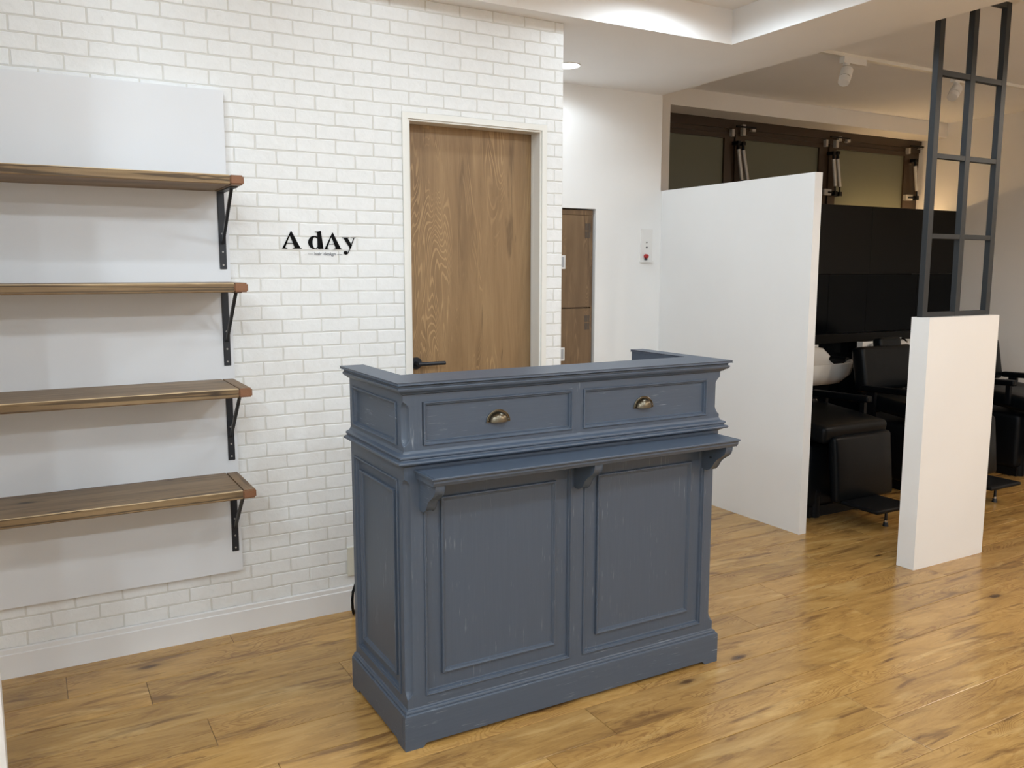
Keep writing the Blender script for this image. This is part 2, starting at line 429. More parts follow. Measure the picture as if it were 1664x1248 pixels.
while True:
    ztop = 2.4214 - k * BHp; zb = ztop - BHp
    if ztop < 0.02: break
    ph = 1.999 if k % 2 == 0 else 1.999 - BWp / 2
    i = -26
    while ph + i * BWp < ENDX:
        x0, x1 = ph + i * BWp, ph + (i + 1) * BWp
        i += 1
        x0c, x1c = max(x0 + gap / 2, L + .001), min(x1 - gap / 2, ENDX - .001)
        z0c, z1c = max(zb + gap / 2, 0.107), min(ztop - gap / 2, CZ - .001)
        if x1c - x0c < .006 or z1c - z0c < .006: continue
        segs = [(x0c, x1c, z0c, z1c)]
        if z0c < 2.027 and x1c > 1.352 and x0c < 2.035:      # door casing
            segs = []
            if x0c < 1.352: segs.append((x0c, 1.352, z0c, z1c))
            if x1c > 2.035: segs.append((2.035, x1c, z0c, z1c))
            if z1c > 2.034: segs.append((max(x0c, 1.3525), min(x1c, 2.0345), 2.0285, z1c))
        for s in segs:
            if s[1] - s[0] < .006: continue
            cx, cz_ = (s[0] + s[1]) / 2, (s[2] + s[3]) / 2
            if s[1] < .60 and .30 < s[2] and s[3] < 2.0: continue     # wholly behind the shelf board
            vis = cx > -.25 and not (cx > 1.0 and cz_ < .60) and not (cx > 1.25 and cz_ < .85) and not (cx > 2.03 and cz_ < .93)
            dep = cx * fw.x + W * fw.y
            cand.append(((s[1] - s[0]) * (s[3] - s[2]) / dep ** 2.0 if vis else 0, s))
    k += 1
cand.sort(key=lambda t: -t[0])
bm = bmesh.new()
for n_, (a, s) in enumerate(cand):
    w, h = s[1] - s[0], s[3] - s[2]
    cx, cz_ = (s[0] + s[1]) / 2, (s[2] + s[3]) / 2
    me = brick_mesh(w, h, random.randrange(6))
    if n_ < 300: link('brick', me, parent=wall_back, loc=(cx, W, cz_))
    else:
        off = len(bm.verts); b2 = bmesh.new(); b2.from_mesh(me); bmesh.ops.translate(b2, vec=(cx, W, cz_), verts=b2.verts)
        tmp = bpy.data.meshes.new('t'); b2.to_mesh(tmp); b2.free(); bm.from_mesh(tmp); bpy.data.meshes.remove(tmp)
me = bpy.data.meshes.new('smaller_bricks'); bm.to_mesh(me); bm.free()
o = link('smaller_bricks', me, 'brick', wall_back); o['kind'] = 'stuff'

# ------------------------------------------------------------------ door
door = bpy.data.objects.new('door_1', None); COL.objects.link(door); struct(door)
DY = W + .078
o = box('door_slab', (DX0 + .012, DY, .006, DX1 - .006, DY + .036, DZ - .006), 'door', door, bevel=.001)
box('casing', [(1.353, W - .007, 0, 1.377, W + .0, 2.027), (2.010, W - .007, 0, 2.034, W + .0, 2.027), (1.377, W - .007, 2.003, 2.010, W + .0, 2.027)], 'trimw', door, bevel=.0012)
box('jamb', [(1.3771, W + .0, 0, 1.3865, DY - .003, DZ), (2.0015, W + .0, 0, 2.0099, DY - .003, DZ), (1.3865, W + .0, 1.995, 2.0015, DY - .003, 2.0029),
             (1.377, DY - .003, 0, 1.391, DY + .05, DZ), (2.001, DY - .022, 0, 2.0099, DY - .003, 1.994)], 'trimw', door, bevel=.0008)
bm = bmesh.new(); cyl(bm, (1.432, DY - .008, 1.004), (1.432, DY, 1.004), .0255, n=32); cyl(bm, (1.432, DY - .050, 1.004), (1.432, DY - .008, 1.004), .0105, n=20)
hb = from_bm('handle_rose', bm, 'blackm', door, smooth=True)
bm = bmesh.new(); tube(bm, [(1.424, DY - .050, 1.004), (1.47, DY - .052, 1.004), (1.548, DY - .050, 1.004)], .0082, 12)
from_bm('lever', bm, 'blackm', hb, smooth=True)

# ------------------------------------------------------------------ blue grey reception counter
CX0, CX1, CY0, CYB = 0.895, 2.071, 2.203, 2.655
ctr = empty('reception_counter', 'blue-grey painted panelled reception counter with two drawers, standing on the oak floor', 'counter', (CX0, CY0, 0))
OFF = Vector((CX0, CY0, 0))
def cpart(name, bm, mat, parent=ctr, **k):
    bmesh.ops.translate(bm, vec=-OFF, verts=bm.verts)
    return from_bm(name, bm, mat, parent, **k)
def sweep_u(bm, prof, x0, x1, y0, yb, inner=True):
    """closed profile of (out, z) swept round the left side, the front and the right side"""
    rows = []
    for o_, z in prof:
        rows.append([bm.verts.new(p) for p in ((x0 - o_, yb, z), (x0 - o_, y0 - o_, z), (x1 + o_, y0 - o_, z), (x1 + o_, yb, z))])
    n = len(rows)
    for i in range(n):
        a, b_ = rows[i], rows[(i + 1) % n]
        for j in range(3): bm.faces.new((a[j], a[j + 1], b_[j + 1], b_[j]))
    bm.faces.new([rw[0] for rw in rows]); bm.faces.new([rw[3] for rw in rows][::-1])
def arc(cx, cz, r, a0, a1, n=5): return [(cx + r * math.cos(math.radians(a0 + (a1 - a0) * i / n)), cz + r * math.sin(math.radians(a0 + (a1 - a0) * i / n))) for i in range(n + 1)]
# plinth with bracket feet
bm = bmesh.new()
PX0, PX1, PY = .880, 2.086, 2.188
rows = []
prism(bm, [(PX0, 0), (PX0 + .055, 0), (PX0 + .068, .013), (PX1 - .068, .013), (PX1 - .055, 0), (PX1, 0), (PX1, .100), (PX0, .100)], 1, PY, PY + .018)
prism(bm, [(PY + .018, 0), (PY + .055, 0), (PY + .068, .013), (CYB - .068, .013), (CYB - .055, 0), (CYB, 0), (CYB, .100), (PY + .018, .100)], 0, PX0, PX0 + .018)
prism(bm, [(PY + .018, 0), (PY + .055, 0), (PY + .068, .013), (CYB - .068, .013), (CYB - .055, 0), (CYB, 0), (CYB, .100), (PY + .018, .100)], 0, PX1 - .018, PX1)
cpart('plinth', bm, 'blueh', bevel=.0008)
bm = bmesh.new()
sweep_u(bm, [(-.02, .1), (.015, .1), (.0145, .106), (.011, .109), (.009, .109), (.009, .112)] + arc(.002, .112, .0065, 0, 90, 4) + [(.0, .122), (-.02, .122)], CX0, CX1, CY0, CYB)
cpart('base_moulding', bm, 'blueh', smooth=True, angle=35)
# carcass behind the face frame
bm = bmesh.new()
bx(bm, CX0 + .022, CY0 + .022, .05, CX1 - .022, CY0 + .125, 1.083)
bx(bm, CX0 + .022, CY0 + .125, .05, CX0 + .029, CYB - .001, 1.083); bx(bm, CX1 - .025, CY0 + .125, .05, CX1 - .022, CYB - .001, 1.083)
cpart('carcass', bm, 'bluev')
# corner posts with stopped chamfers: lower and upper
def post(name, x, sx, z0, z1, s0, s1, wx=.058, wy=.045):
    """vertical post at a front corner; chamfer between s0 and s1"""
    bm = bmesh.new(); zs = [z0, s0, s0 + .006, s0 + .016, s0 + .024, s1 - .024, s1 - .016, s1 - .006, s1, z1]
    am = [0, 0, .45, .85, 1, 1, .85, .45, 0, 0]
    rings = []
    for z, a in zip(zs, am):
        c = .019 * a
        pts = [(wx, 0)]
        # concave flute with a bead at each edge
        if True:
            pts += [(c + .0028 * a, 0), (c, .0012 * a)]
            for t in (0.25, 0.5, 0.75):
                ang = t * PI / 2
                # cove centred on the outer corner
                pts.append((c * math.cos(ang) * 0.96, c * math.sin(ang) * 0.96))
            pts += [(.0012 * a, c), (0, c + .0028 * a)]
        pts += [(0, wy), (.022, wy), (.022, .022), (wx, .022)]
        rings.append([bm.verts.new((x + sx * px, CY0 + py, z)) for px, py in pts])
    n = len(rings[0])
    for i in range(len(rings) - 1):
        for j in range(n): 
            try: bm.faces.new((rings[i][j], rings[i][(j + 1) % n], rings[i + 1][(j + 1) % n], rings[i + 1][j]))
            except ValueError: pass
    bm.faces.new(rings[0]); bm.faces.new(rings[-1])
    bmesh.ops.remove_doubles(bm, verts=bm.verts, dist=1e-5)
    return cpart(name, bm, 'bluev', smooth=True, angle=28)
for x, sx in ((CX0, 1), (CX1, -1)):
    post('corner_post', x, sx, .118, .858, .149, .812)
    post('corner_post', x, sx, .878, 1.062, .903, 1.034)
# face frame rails and stiles
def fr(name, b, mat='bluev'):
    bm = bmesh.new(); bx(bm, *b); return cpart(name, bm, mat)
F0, F1 = CY0, CY0 + .022
fr('middle_stile', (1.461, F0, .118, 1.508, F1, .858)); fr('middle_stile', (1.461, F0, .878, 1.502, F1, 1.062))
for z0, z1 in ((.118, .151), (.803, .858)):
    fr('rail', (.953, F0, z0, 1.461, F1, z1), 'blueh'); fr('rail', (1.508, F0, z0, 2.013, F1, z1), 'blueh')
for z0, z1 in ((.878, .904), (1.030, 1.062)):
    fr('rail', (.953, F0, z0, 1.461, F1, z1), 'blueh'); fr('rail', (1.502, F0, z0, 2.013, F1, z1), 'blueh')
def panel(name, rect, prof, plane, mat, parent=ctr):
    """rect in (u,z); prof [(inset, depth)] inward from the face; plane: ('y', y, +1) front, ('x', x, sign) side"""
    u0, v0, u1, v1 = rect; bm = bmesh.new(); rings = []
    for ins, d in prof:
        ps = [(u0 + ins, v0 + ins), (u1 - ins, v0 + ins), (u1 - ins, v1 - ins), (u0 + ins, v1 - ins)]
        if plane[0] == 'y': rings.append([bm.verts.new((u, plane[1] + d, v)) for u, v in ps])
        else: rings.append([bm.verts.new((plane[1] + d * plane[2], u, v)) for u, v in ps])
    for a, b_ in zip(rings, rings[1:]):
        for i in range(4): bm.faces.new((a[i], a[(i + 1) % 4], b_[(i + 1) % 4], b_[i]))
    bm.faces.new(rings[-1])
    o = cpart(name, bm, mat, parent)
    return o
MOULD = [(0, .016), (0, -.0035), (.0015, -.005), (.004, -.0052), (.0055, -.0035), (.006, 0), (.0075, .0012), (.0095, .001), (.011, .004), (.012, .0085), (.014, .0095)]
FIELD = MOULD + [(.056, .0095), (.056, .0015), (.0575, -.0005), (.0605, -.0008), (.063, .0015), (.0645, .004), (.067, .0045), (.069, .008), (.071, .0085)]
for (a, b_) in ((.953, 1.461), (1.508, 2.013)):
    panel('panel', (a, .151, b_, .803), FIELD, ('y', CY0, 1), 'bluev')
drs = []
for (a, b_) in ((.956, 1.461), (1.502, 2.012)):
    drs.append(panel('drawer_front', (a, .904, b_, 1.030), MOULD[:-1] + [(.0135, .0095)], ('y', CY0, 1), 'blueh'))
for x, s in ((CX0, 1), (CX1, -1)):
    SF = MOULD + [(.040, .0095), (.040, .0015), (.0415, -.0005), (.0445, -.0008), (.047, .0015), (.0485, .004), (.051, .0045), (.053, .008), (.055, .0085)]
    panel('side_panel', (2.250, .151, 2.622, .803), SF, ('x', x, s), 'bluev')
    panel('side_panel', (2.250, .903, 2.625, 1.029), MOULD, ('x', x, s), 'bluey')
    xa, xb = (x, x + .022) if s > 0 else (x - .022, x)
    fr('back_stile', (xa, 2.622, .118, xb, CYB, .858)); fr('back_stile', (xa, 2.625, .878, xb, CYB, 1.062))
    for z0, z1 in ((.118, .151), (.803, .858), (.878, .903), (1.029, 1.062)): fr('rail', (xa, 2.248, z0, xb, 2.622 if z0 < .87 else 2.625, z1), 'bluey')
# waist moulding and crown
bm = bmesh.new()
sweep_u(bm, [(-.02, .846), (.0, .846), (.004, .849), (.009, .851), (.012, .853), (.012, .855), (.020, .8555)] + arc(.0195, .8605, .005, -80, 80, 4) + [(.014, .867), (.013, .869), (.0135, .871)] + arc(.0125, .8755, .005, -60, 80, 4) + [(.010, .882), (.004, .8845), (.0015, .890), (0, .892), (-.02, .892)], CX0, CX1, CY0, CYB)
cpart('waist_moulding', bm, 'blueh', smooth=True, angle=35)
bm = bmesh.new()
sweep_u(bm, [(-.03, 1.052), (0, 1.052), (.003, 1.054), (.008, 1.0555), (.0095, 1.0585), (.0125, 1.0605), (.0185, 1.0635), (.0222, 1.0675), (.0232, 1.0715), (.0218, 1.0745), (.0185, 1.0755), (.0178, 1.0785), (.0195, 1.0815), (.0225, 1.0835), (-.03, 1.0842)], CX0, CX1, CY0, CYB)
cpart('crown_moulding', bm, 'blueh', smooth=True, angle=35)
# U shaped top
TX0, TX1, TY0, TY1 = .868, 2.098, 2.171, 2.345
bm = bmesh.new()
poly = [(TX0, CYB + .014), (TX0, TY0), (TX1, TY0), (TX1, CYB + .014), (TX1 - .059, CYB + .014), (TX1 - .059, TY1), (TX0 + .078, TY1), (TX0 + .078, CYB + .014)]
prism(bm, poly, 2, 1.0842, 1.092)
cpart('top', bm, 'blueh', bevel=.002, seg=2, smooth=True, angle=30)
# inner frames of the wings
for (y0, y1, z0, z1) in ((CY0 + .14, CYB + .004, 1.055, 1.0838), (CYB - .03, CYB + .004, .74, 1.055), (CY0 + .14, CY0 + .17, .74, 1.055)):
    fr('wing_frame', (CX1 - .033, y0, z0, CX1 - .0252, y1, z1), 'bluey')
for (y0, y1, z0, z1) in ((CY0 + .14, CYB + .004, 1.055, 1.0838), (CYB - .03, CYB + .004, .74, 1.055)): fr('wing_frame', (CX0 + .0292, y0, z0, CX0 + .045, y1, z1), 'bluey')
bm = bmesh.new(); bx(bm, CX0 + .0292, CY0 + .126, .70, CX1 - .0252, CYB - .03, .725); cpart('worktop', bm, 'blueh')
# ledge on three corbels
LX0, LX1, LY = .925, 2.053, 2.074
bm = bmesh.new()
prof = [(CY0 - .0, .812), (CY0, .838), (LY + .002, .838), (LY, .8365), (LY, .8325), (LY + .003, .831), (LY + .006, .827), (LY + .006, .822), (LY + .010, .817), (LY + .013, .812)]
prism(bm, prof, 0, LX0 + .006, LX1 - .006)
bx(bm, LX0, LY + .001, .8315, LX0 + .006, CY0, .8375); bx(bm, LX1 - .006, LY + .001, .8315, LX1, CY0, .8375)
cpart('ledge', bm, 'blueh', bevel=.0006)
def corbel(x0, x1):
    bm = bmesh.new()
    y = CY0
    p = [(y - d_, z_) for d_, z_ in ((0, .812), (.112, .812), (.1105, .800), (.106, .789), (.097, .780), (.084, .772), (.070, .763), (.059, .752), (.052, .741), (.045, .731), (.035, .723), (.022, .719), (.008, .719), (0, .722))]
    prism(bm, p, 0, x0, x1)
    return cpart('corbel', bm, 'bluey', bevel=.0022, seg=2, smooth=True, angle=30)
corbel(.940, .970); corbel(1.470, 1.500); c3 = corbel(2.002, 2.032)
for zz in (.800, .765):
    bm = bmesh.new(); cyl(bm, (1.998, LY + .086, zz), (2.001, LY + .086, zz), .004, n=10); cpart('screw', bm, 'blackm', c3)
# cup pulls
def cup(cx, zc, parent):
    bm = bmesh.new(); a, h, d = .0325, .031, .022; nu, nv = 20, 8
    y0 = CY0 + .009
    rows = []
    for i in range(nv + 1):
        ph = (PI / 2) * i / nv          # 0 at wall, pi/2 at nose
        rows.append([bm.verts.new((cx + a * math.cos(PI * j / nu) * math.cos(ph) ** 0.8 if i < nv else cx, y0 - d * math.sin(ph), zc - .016 + h * math.sin(PI * j / nu) * math.cos(ph) ** 0.8 if i < nv else zc - .016)) for j in range(nu + 1)])
    for i in range(nv):
        for j in range(nu): bm.faces.new((rows[i][j], rows[i][j + 1], rows[i + 1][j + 1], rows[i + 1][j]))
    bmesh.ops.remove_doubles(bm, verts=bm.verts, dist=1e-5)
    geom = bmesh.ops.solidify(bm, geom=bm.faces[:], thickness=.0012)
    o_ = cpart('cup_pull', bm, 'brass', parent, smooth=True, angle=50)
    bm = bmesh.new()
    outer = [(cx + .039 * math.cos(PI * j / nu), zc - .0175 + .037 * math.sin(PI * j / nu)) for j in range(nu + 1)]
    inner = [(cx + .031 * math.cos(PI * j / nu), zc - .0175 + .0295 * math.sin(PI * j / nu)) for j in range(nu + 1)]
    for y in (0,):
        A = [bm.verts.new((x, y0 - .0022, z)) for x, z in outer]; B = [bm.verts.new((x, y0 - .0022, z)) for x, z in inner]
        A2 = [bm.verts.new((x, y0, z)) for x, z in outer]; B2 = [bm.verts.new((x, y0, z)) for x, z in inner]
        for j in range(nu):
            bm.faces.new((A[j], A[j + 1], B[j + 1], B[j])); bm.faces.new((A2[j], A2[j + 1], A[j + 1], A[j])); bm.faces.new((B2[j], B2[j + 1], B[j + 1], B[j]))
        bm.faces.new((A[0], B[0], B2[0], A2[0])); bm.faces.new((A[-1], B[-1], B2[-1], A2[-1]))
    # rolled bead around the plate
    tube(bm, [(x, y0 - .0026, z) for x, z in outer], .0018, 6)
    for sx in (-1, 1): bmesh.ops.create_uvsphere(bm, u_segments=8, v_segments=6, radius=.0028, matrix=Matrix.Translation((cx + sx * .0345, y0 - .003, zc - .010)))
    cpart('pull_flange', bm, 'brass', parent, smooth=True, angle=50)
cup(1.202, .968, drs[0]); cup(1.746, .968, drs[1])
drs[0]['label'] = 'left drawer front with an antique brass cup pull'; drs[1]['label'] = 'right drawer front with an antique brass cup pull'

# ------------------------------------------------------------------ shelf board, shelves, brackets
BR, BT, BB, BF = 0.6576, 2.0337, 0.2562, W - .030
SL = -.95
board = tag(box('backing_board', (SL, BF, BB, BR, W - .0030, BT), 'panel', bevel=.001), 'large white backing board on the brick wall carrying the four shelves', 'board')
SR, ST, SF = .654, .031, BF - .2984
names = ['topmost', 'second from top', 'third from top', 'lowest']
LBL = ['rustic brown pine shelf highest on the white board, its underside showing', 'rustic brown pine shelf at eye level, second from the top of the white board',
       'rustic brown pine shelf third from the top of the white board', 'rustic brown pine shelf lowest on the white board near the floor']
BLB = ['black steel angle bracket under the highest brown shelf', 'black steel angle bracket under the second brown shelf from the top',
       'black steel angle bracket under the third brown shelf from the top', 'black steel angle bracket under the lowest brown shelf']
def plank_bm(x0, x1, y0, y1, z0, z1, seed, rough=.0016, nx=40):
    rr = random.Random(seed); bm = bmesh.new(); rows = []
    for i in range(nx + 1):
        x = x0 + (x1 - x0) * i / nx
        w = 0 if i in (0, nx) else rr.uniform(-rough, rough)
        c = .0016 + rr.uniform(0, .0014)
        rows.append([bm.verts.new(p) for p in ((x, y1, z0), (x, y0 + w + c, z0), (x, y0 + w, z0 + c), (x, y0 + w, z1 - c), (x, y0 + w + c, z1), (x, y1, z1))])
    for a, b_ in zip(rows, rows[1:]):
        for j in range(6): bm.faces.new((a[j], a[(j + 1) % 6], b_[(j + 1) % 6], b_[j]))
    bm.faces.new(rows[0]); bm.faces.new(rows[-1])
    for f in bm.faces:
        n = f.calc_center_median(); 
    return bm
def shelf(i, zt):
    e = empty('wall_shelf', LBL[i], 'shelf', (SR, BF, zt - ST), 'wooden shelves on the white board')
    T = Matrix.Translation((-SR, -BF, -(zt - ST)))
    bm = plank_bm(SL, SR - .046, SF, BF, zt - ST, zt, i)
    bmesh.ops.transform(bm, matrix=T, verts=bm.verts)
    bmesh.ops.recalc_face_normals(bm, faces=bm.faces)
    me = bpy.data.meshes.new('shelf_board')
    for f in bm.faces:
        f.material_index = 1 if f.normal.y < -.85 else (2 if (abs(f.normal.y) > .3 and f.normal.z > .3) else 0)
    bm.to_mesh(me); bm.free()
    for mm in ('plankt', 'plankf', 'rim'): me.materials.append(M[mm])
    link('shelf_board', me, None, e)
    bm = bmesh.new(); bx(bm, SR - .0455, SF - .0005, zt - ST, SR, BF, zt)
    bmesh.ops.bevel(bm, geom=[g for g in bm.edges], offset=.0045, segments=2, affect='EDGES')
    bmesh.ops.transform(bm, matrix=T, verts=bm.verts)
    me = bpy.data.meshes.new('end_strip')
    for f in bm.faces: f.material_index = 1 if f.normal.y < -.6 else 0
    bm.to_mesh(me); bm.free(); me.materials.append(M['plankend']); me.materials.append(M['endgrain'])
    st = link('end_strip', me, None, e); st['label'] = 'reddish cross-grain end strip'
    return e
def bracket(i, zt):
    zb = zt - ST
    e = empty('shelf_bracket', BLB[i], 'bracket', (.633, BF, zb - .277), 'black shelf brackets')
    o3 = Vector((.633, BF, zb - .277)); T = Matrix.Translation(-o3)
    def pb(nm, bm, mat='blackm', **k):
        bmesh.ops.transform(bm, matrix=T, verts=bm.verts); return from_bm(nm, bm, mat, e, **k)
    bm = bmesh.new(); bx(bm, .621, BF - .0045, zb - .277, .646, BF, zb); pb('wall_leg', bm, bevel=.0015)
    bm = bmesh.new(); bx(bm, .621, BF - .235, zb - .0045, .646, BF - .0045, zb); pb('shelf_arm', bm, bevel=.001)
    bm = bmesh.new()
    d = .0045
    prism(bm, [(BF - .190, zb - .0045), (BF - .200, zb - .0045), (BF - .012, zb - .187), (BF - .0045, zb - .187), (BF - .0045, zb - .178)], 0, .6285, .6385)
    pb('strut', bm, bevel=.0008)
    for dz in (.262, .215, .150):
        bm = bmesh.new(); cyl(bm, (.6335, BF - .0062, zb - dz), (.6335, BF - .0045, zb - dz), .0032, n=12); pb('screw', bm, 'alu')
    return e
for i, zt in enumerate((1.7099, 1.3556, .9986, .6441)): shelf(i, zt); bracket(i, zt)

# ------------------------------------------------------------------ lettering on the bricks
logo = empty('wall_lettering', 'black serif lettering A dAy with small grey hair design line on the white brick wall', 'sign', (.857, W - .0028, 1.48))
SXu, SZu = .00244 / 10.4, .00233 / 10.4
def letter(name, polys, base_dx=0.0105):
    bm = bmesh.new()
    for poly in polys:
        pts = [((x - 190) * SXu, (455 + (x - 190) * base_dx - y) * SZu) for x, y in poly]
        ar = sum(a[0] * b_[1] - b_[0] * a[1] for a, b_ in zip(pts, pts[1:] + pts[:1]))
        if ar < 0: pts = pts[::-1]
        f = [bm.verts.new((x, -.0018, z)) for x, z in pts]
        b2 = [bm.verts.new((x, 0, z)) for x, z in pts]
        fc = bm.faces.new(f)
        for i in range(len(f)): bm.faces.new((f[i], b2[i], b2[(i + 1) % len(f)], f[(i + 1) % len(f)]))
    bmesh.ops.triangulate(bm, faces=[f for f in bm.faces if len(f.verts) > 4])
    return from_bm(name, bm, 'ink', logo)
def capA(x, top, bot, s=1.0):
    """x: left foot x; returns the polygons of a high-contrast capital A"""
    def P(a, b_): return (x + a * s, top + (bot - top) * b_)
    return [[P(148, 0), P(160, 0), P(297, .945), P(325, .985), P(325, 1), P(167, 1), P(167, .985), P(206, .945), P(129, .22)],
            [P(147, 0), P(151, .07), P(51, .935), P(86, .985), P(86, 1), P(0, 1), P(0, .985), P(42, .92)],
            [P(78, .67), P(180, .67), P(184, .705), P(75, .705)]]
def ell(cx, cy, rx, ry, a0, a1, n): return [(cx + rx * math.cos(math.radians(a0 + (a1 - a0) * i / n)), cy - ry * math.sin(math.radians(a0 + (a1 - a0) * i / n))) for i in range(n + 1)]
letter('letter', capA(190, 165, 457))
out = ell(722, 352, 102, 112, 60, 300, 20); inn = ell(735, 356, 44, 96, 60, 300, 20)
letter('letter', [out[i:i + 2] + inn[i:i + 2][::-1] for i in range(20)] +
       [[out[0], (778, 268), (778, 285), inn[0]], [out[-1], (778, 436), (778, 418), inn[-1]],
        [(776, 186), (836, 155), (836, 200), (842, 440), (850, 450), (872, 452), (872, 460), (790, 462), (776, 440)],
        [(736, 168), (780, 166), (836, 154), (836, 175), (776, 190), (765, 180), (736, 175)]])
letter('letter', capA(890, 185, 467, .94))
letter('letter', [[(1196, 262), (1322, 262), (1322, 270), (1296, 273), (1302, 288), (1368, 400), (1336, 462), (1222, 278), (1196, 270)],
                  [(1348, 262), (1437, 262), (1437, 270), (1348, 270)], [(1398, 268), (1412, 268), (1304, 530), (1286, 540)],
                  ell(1252, 527, 36, 30, 0, 360, 20)[:-1],
                  [(1225, 545), (1250, 562), (1280, 556), (1304, 528), (1285, 532), (1262, 548)]])
fc = bpy.data.curves.new('tag', 'FONT'); fc.body = '\u2014 hair design \u2014'; fc.size = .0175; fc.extrude = .0006; fc.space_character = 1.0
fo = bpy.data.objects.new('tmp', fc); COL.objects.link(fo); bpy.context.view_layer.update()
me = bpy.data.meshes.new_from_object(fo.evaluated_get(bpy.context.evaluated_depsgraph_get()))
bpy.data.objects.remove(fo)
xs = [v.co.x for v in me.vertices]; sc_ = .137 / (max(xs) - min(xs)); mn = min(xs)
for v in me.vertices: v.co = Vector(((v.co.x - mn) * sc_, v.co.y, v.co.z))
me.materials.clear(); me.materials.append(M['grey_ink'])
o = link('tagline', me, None, logo, (.098, -.0008, -.0245)); o.rotation_euler = (PI / 2, 0, 0); o['label'] = 'small grey line reading hair design between two dashes'

# ------------------------------------------------------------------ outlet and cable
ot = empty('wall_outlet', 'ivory wall outlet plate low on the brick wall beside the blue counter', 'outlet', (1.117, W - .0025, .148))
bm = bmesh.new(); bx(bm, -.036, -.0085, 0, .036, 0, .119); from_bm('plate', bm, 'ivory', ot, bevel=.003, seg=2, smooth=True)
bm = bmesh.new(); bx(bm, -.012, -.010, .037, .012, -.0085, .082); bx(bm, -.006, -.0104, .052, -.004, -.0099, .064); from_bm('socket', bm, 'ivory', ot)
bm = bmesh.new(); cyl(bm, (0, -.0115, .061), (0, -.0095, .061), .005, n=12); from_bm('socket_hole', bm, 'blackm', ot)
bm = bmesh.new()
tube(bm, [(1.092, 3.250, .006), (1.078, 3.22, .012), (1.070, 3.205, .04), (1.067, 3.20, .075), (1.071, 3.20, .11), (1.085, 3.205, .14), (1.105, 3.22, .15), (1.13, 3.24, .14), (1.15, 3.235, .08), (1.16, 3.2, .008)], .0058, 8)
tag(from_bm('power_cable', bm, 'plastic', smooth=True), 'loop of black power cable on the floor behind the left of the counter', 'cable')

# ------------------------------------------------------------------ left partition edge (white sliver at the bottom left)
tag(box('partition_post', (-.42, 2.50, 0, -.126, 2.58, CZ + .158), 'part', bevel=.001), 'white partition edge at the far left of the photo, in front of the shelves', 'partition')

# ------------------------------------------------------------------ right partitions
tag(box('partition_panel', (3.505, 3.094, 0, 3.559, AY, 1.890), 'part', bevel=.0015), 'tall white partition panel reaching from the alcove wall to beside the black chairs', 'partition')
tag(box('half_wall', (3.5456, 2.4405, 0, 4.0762, 2.532, 1.1856), 'part', bevel=.0015), 'short white half wall standing on the oak floor, steel grid on top', 'partition')
GY0, GY1 = 2.478, 2.506
g = empty('grid_screen', 'charcoal steel grid screen rising from the white half wall to the ceiling', 'screen', (3.801, 2.492, 1.1856))
def gp(name, b):
    bm = bmesh.new(); bx(bm, *b); bmesh.ops.translate(bm, vec=(-3.801, -2.492, -1.1856), verts=bm.verts)
    return from_bm(name, bm, 'grid', g, bevel=.001)
for xa, xb in ((3.545, 3.580), (3.784, 3.819), (4.022, 4.057)): gp('upright', (xa, GY0, 1.1857, xb, GY1, RZ))
for zc, h in ((1.197, .0225), (1.552, .022), (1.906, .022), (2.264, .024), (2.6115, .0265)):
    for xa, xb in ((3.580, 3.784), (3.819, 4.022)): gp('crossbar', (xa, GY0 + .001, zc - h / 2, xb, GY1 - .001, zc + h / 2))

# ------------------------------------------------------------------ lockers in the alcove
lk = empty('locker_cabinet', 'brown wood-print locker cabinet set into the alcove wall', 'locker', (2.72, AY + .012, 0))
def lp(name, b, mat='locker', parent=lk, bevel=.001):
    bm = bmesh.new(); bx(bm, *b); bmesh.ops.translate(bm, vec=(-2.72, -(AY + .012), 0), verts=bm.verts)
    return from_bm(name, bm, mat, parent, bevel=bevel)
LY0 = AY + .012
lp('body', (2.445, LY0 + .02, 0, 2.998, LY0 + .28, 1.755))
lp('top_rail', (2.447, LY0 + .006, 1.724, 2.996, LY0 + .02, 1.752))
lp('side_strip', (2.986, LY0 + .006, .01, 2.996, LY0 + .02, 1.722))
for n_, (z0, z1, hz, vz) in enumerate(((1.176, 1.722, 1.405, 1.588), (.600, 1.168, .858, 1.040), (.02, .592, .30, .45))):
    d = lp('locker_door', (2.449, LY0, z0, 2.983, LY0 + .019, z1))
    h = lp('handle_frame', (2.735, LY0 - .006, hz, 2.795, LY0, hz + .080), 'white', d)
    lp('handle_recess', (2.744, LY0 - .0068, hz + .010, 2.786, LY0 - .0058, hz + .070), 'grey', d, 0)
    for v0 in (vz, vz + .047):
        bm = bmesh.new()
        for q in range(5): bx(bm, 2.938 + q * .0078, LY0 - .0012, v0, 2.938 + q * .0078 + .0052, LY0, v0 + .040)
        bmesh.ops.translate(bm, vec=(-2.72, -(AY + .012), 0), verts=bm.verts)
        from_bm('vent_slots', bm, 'darkvent', d)

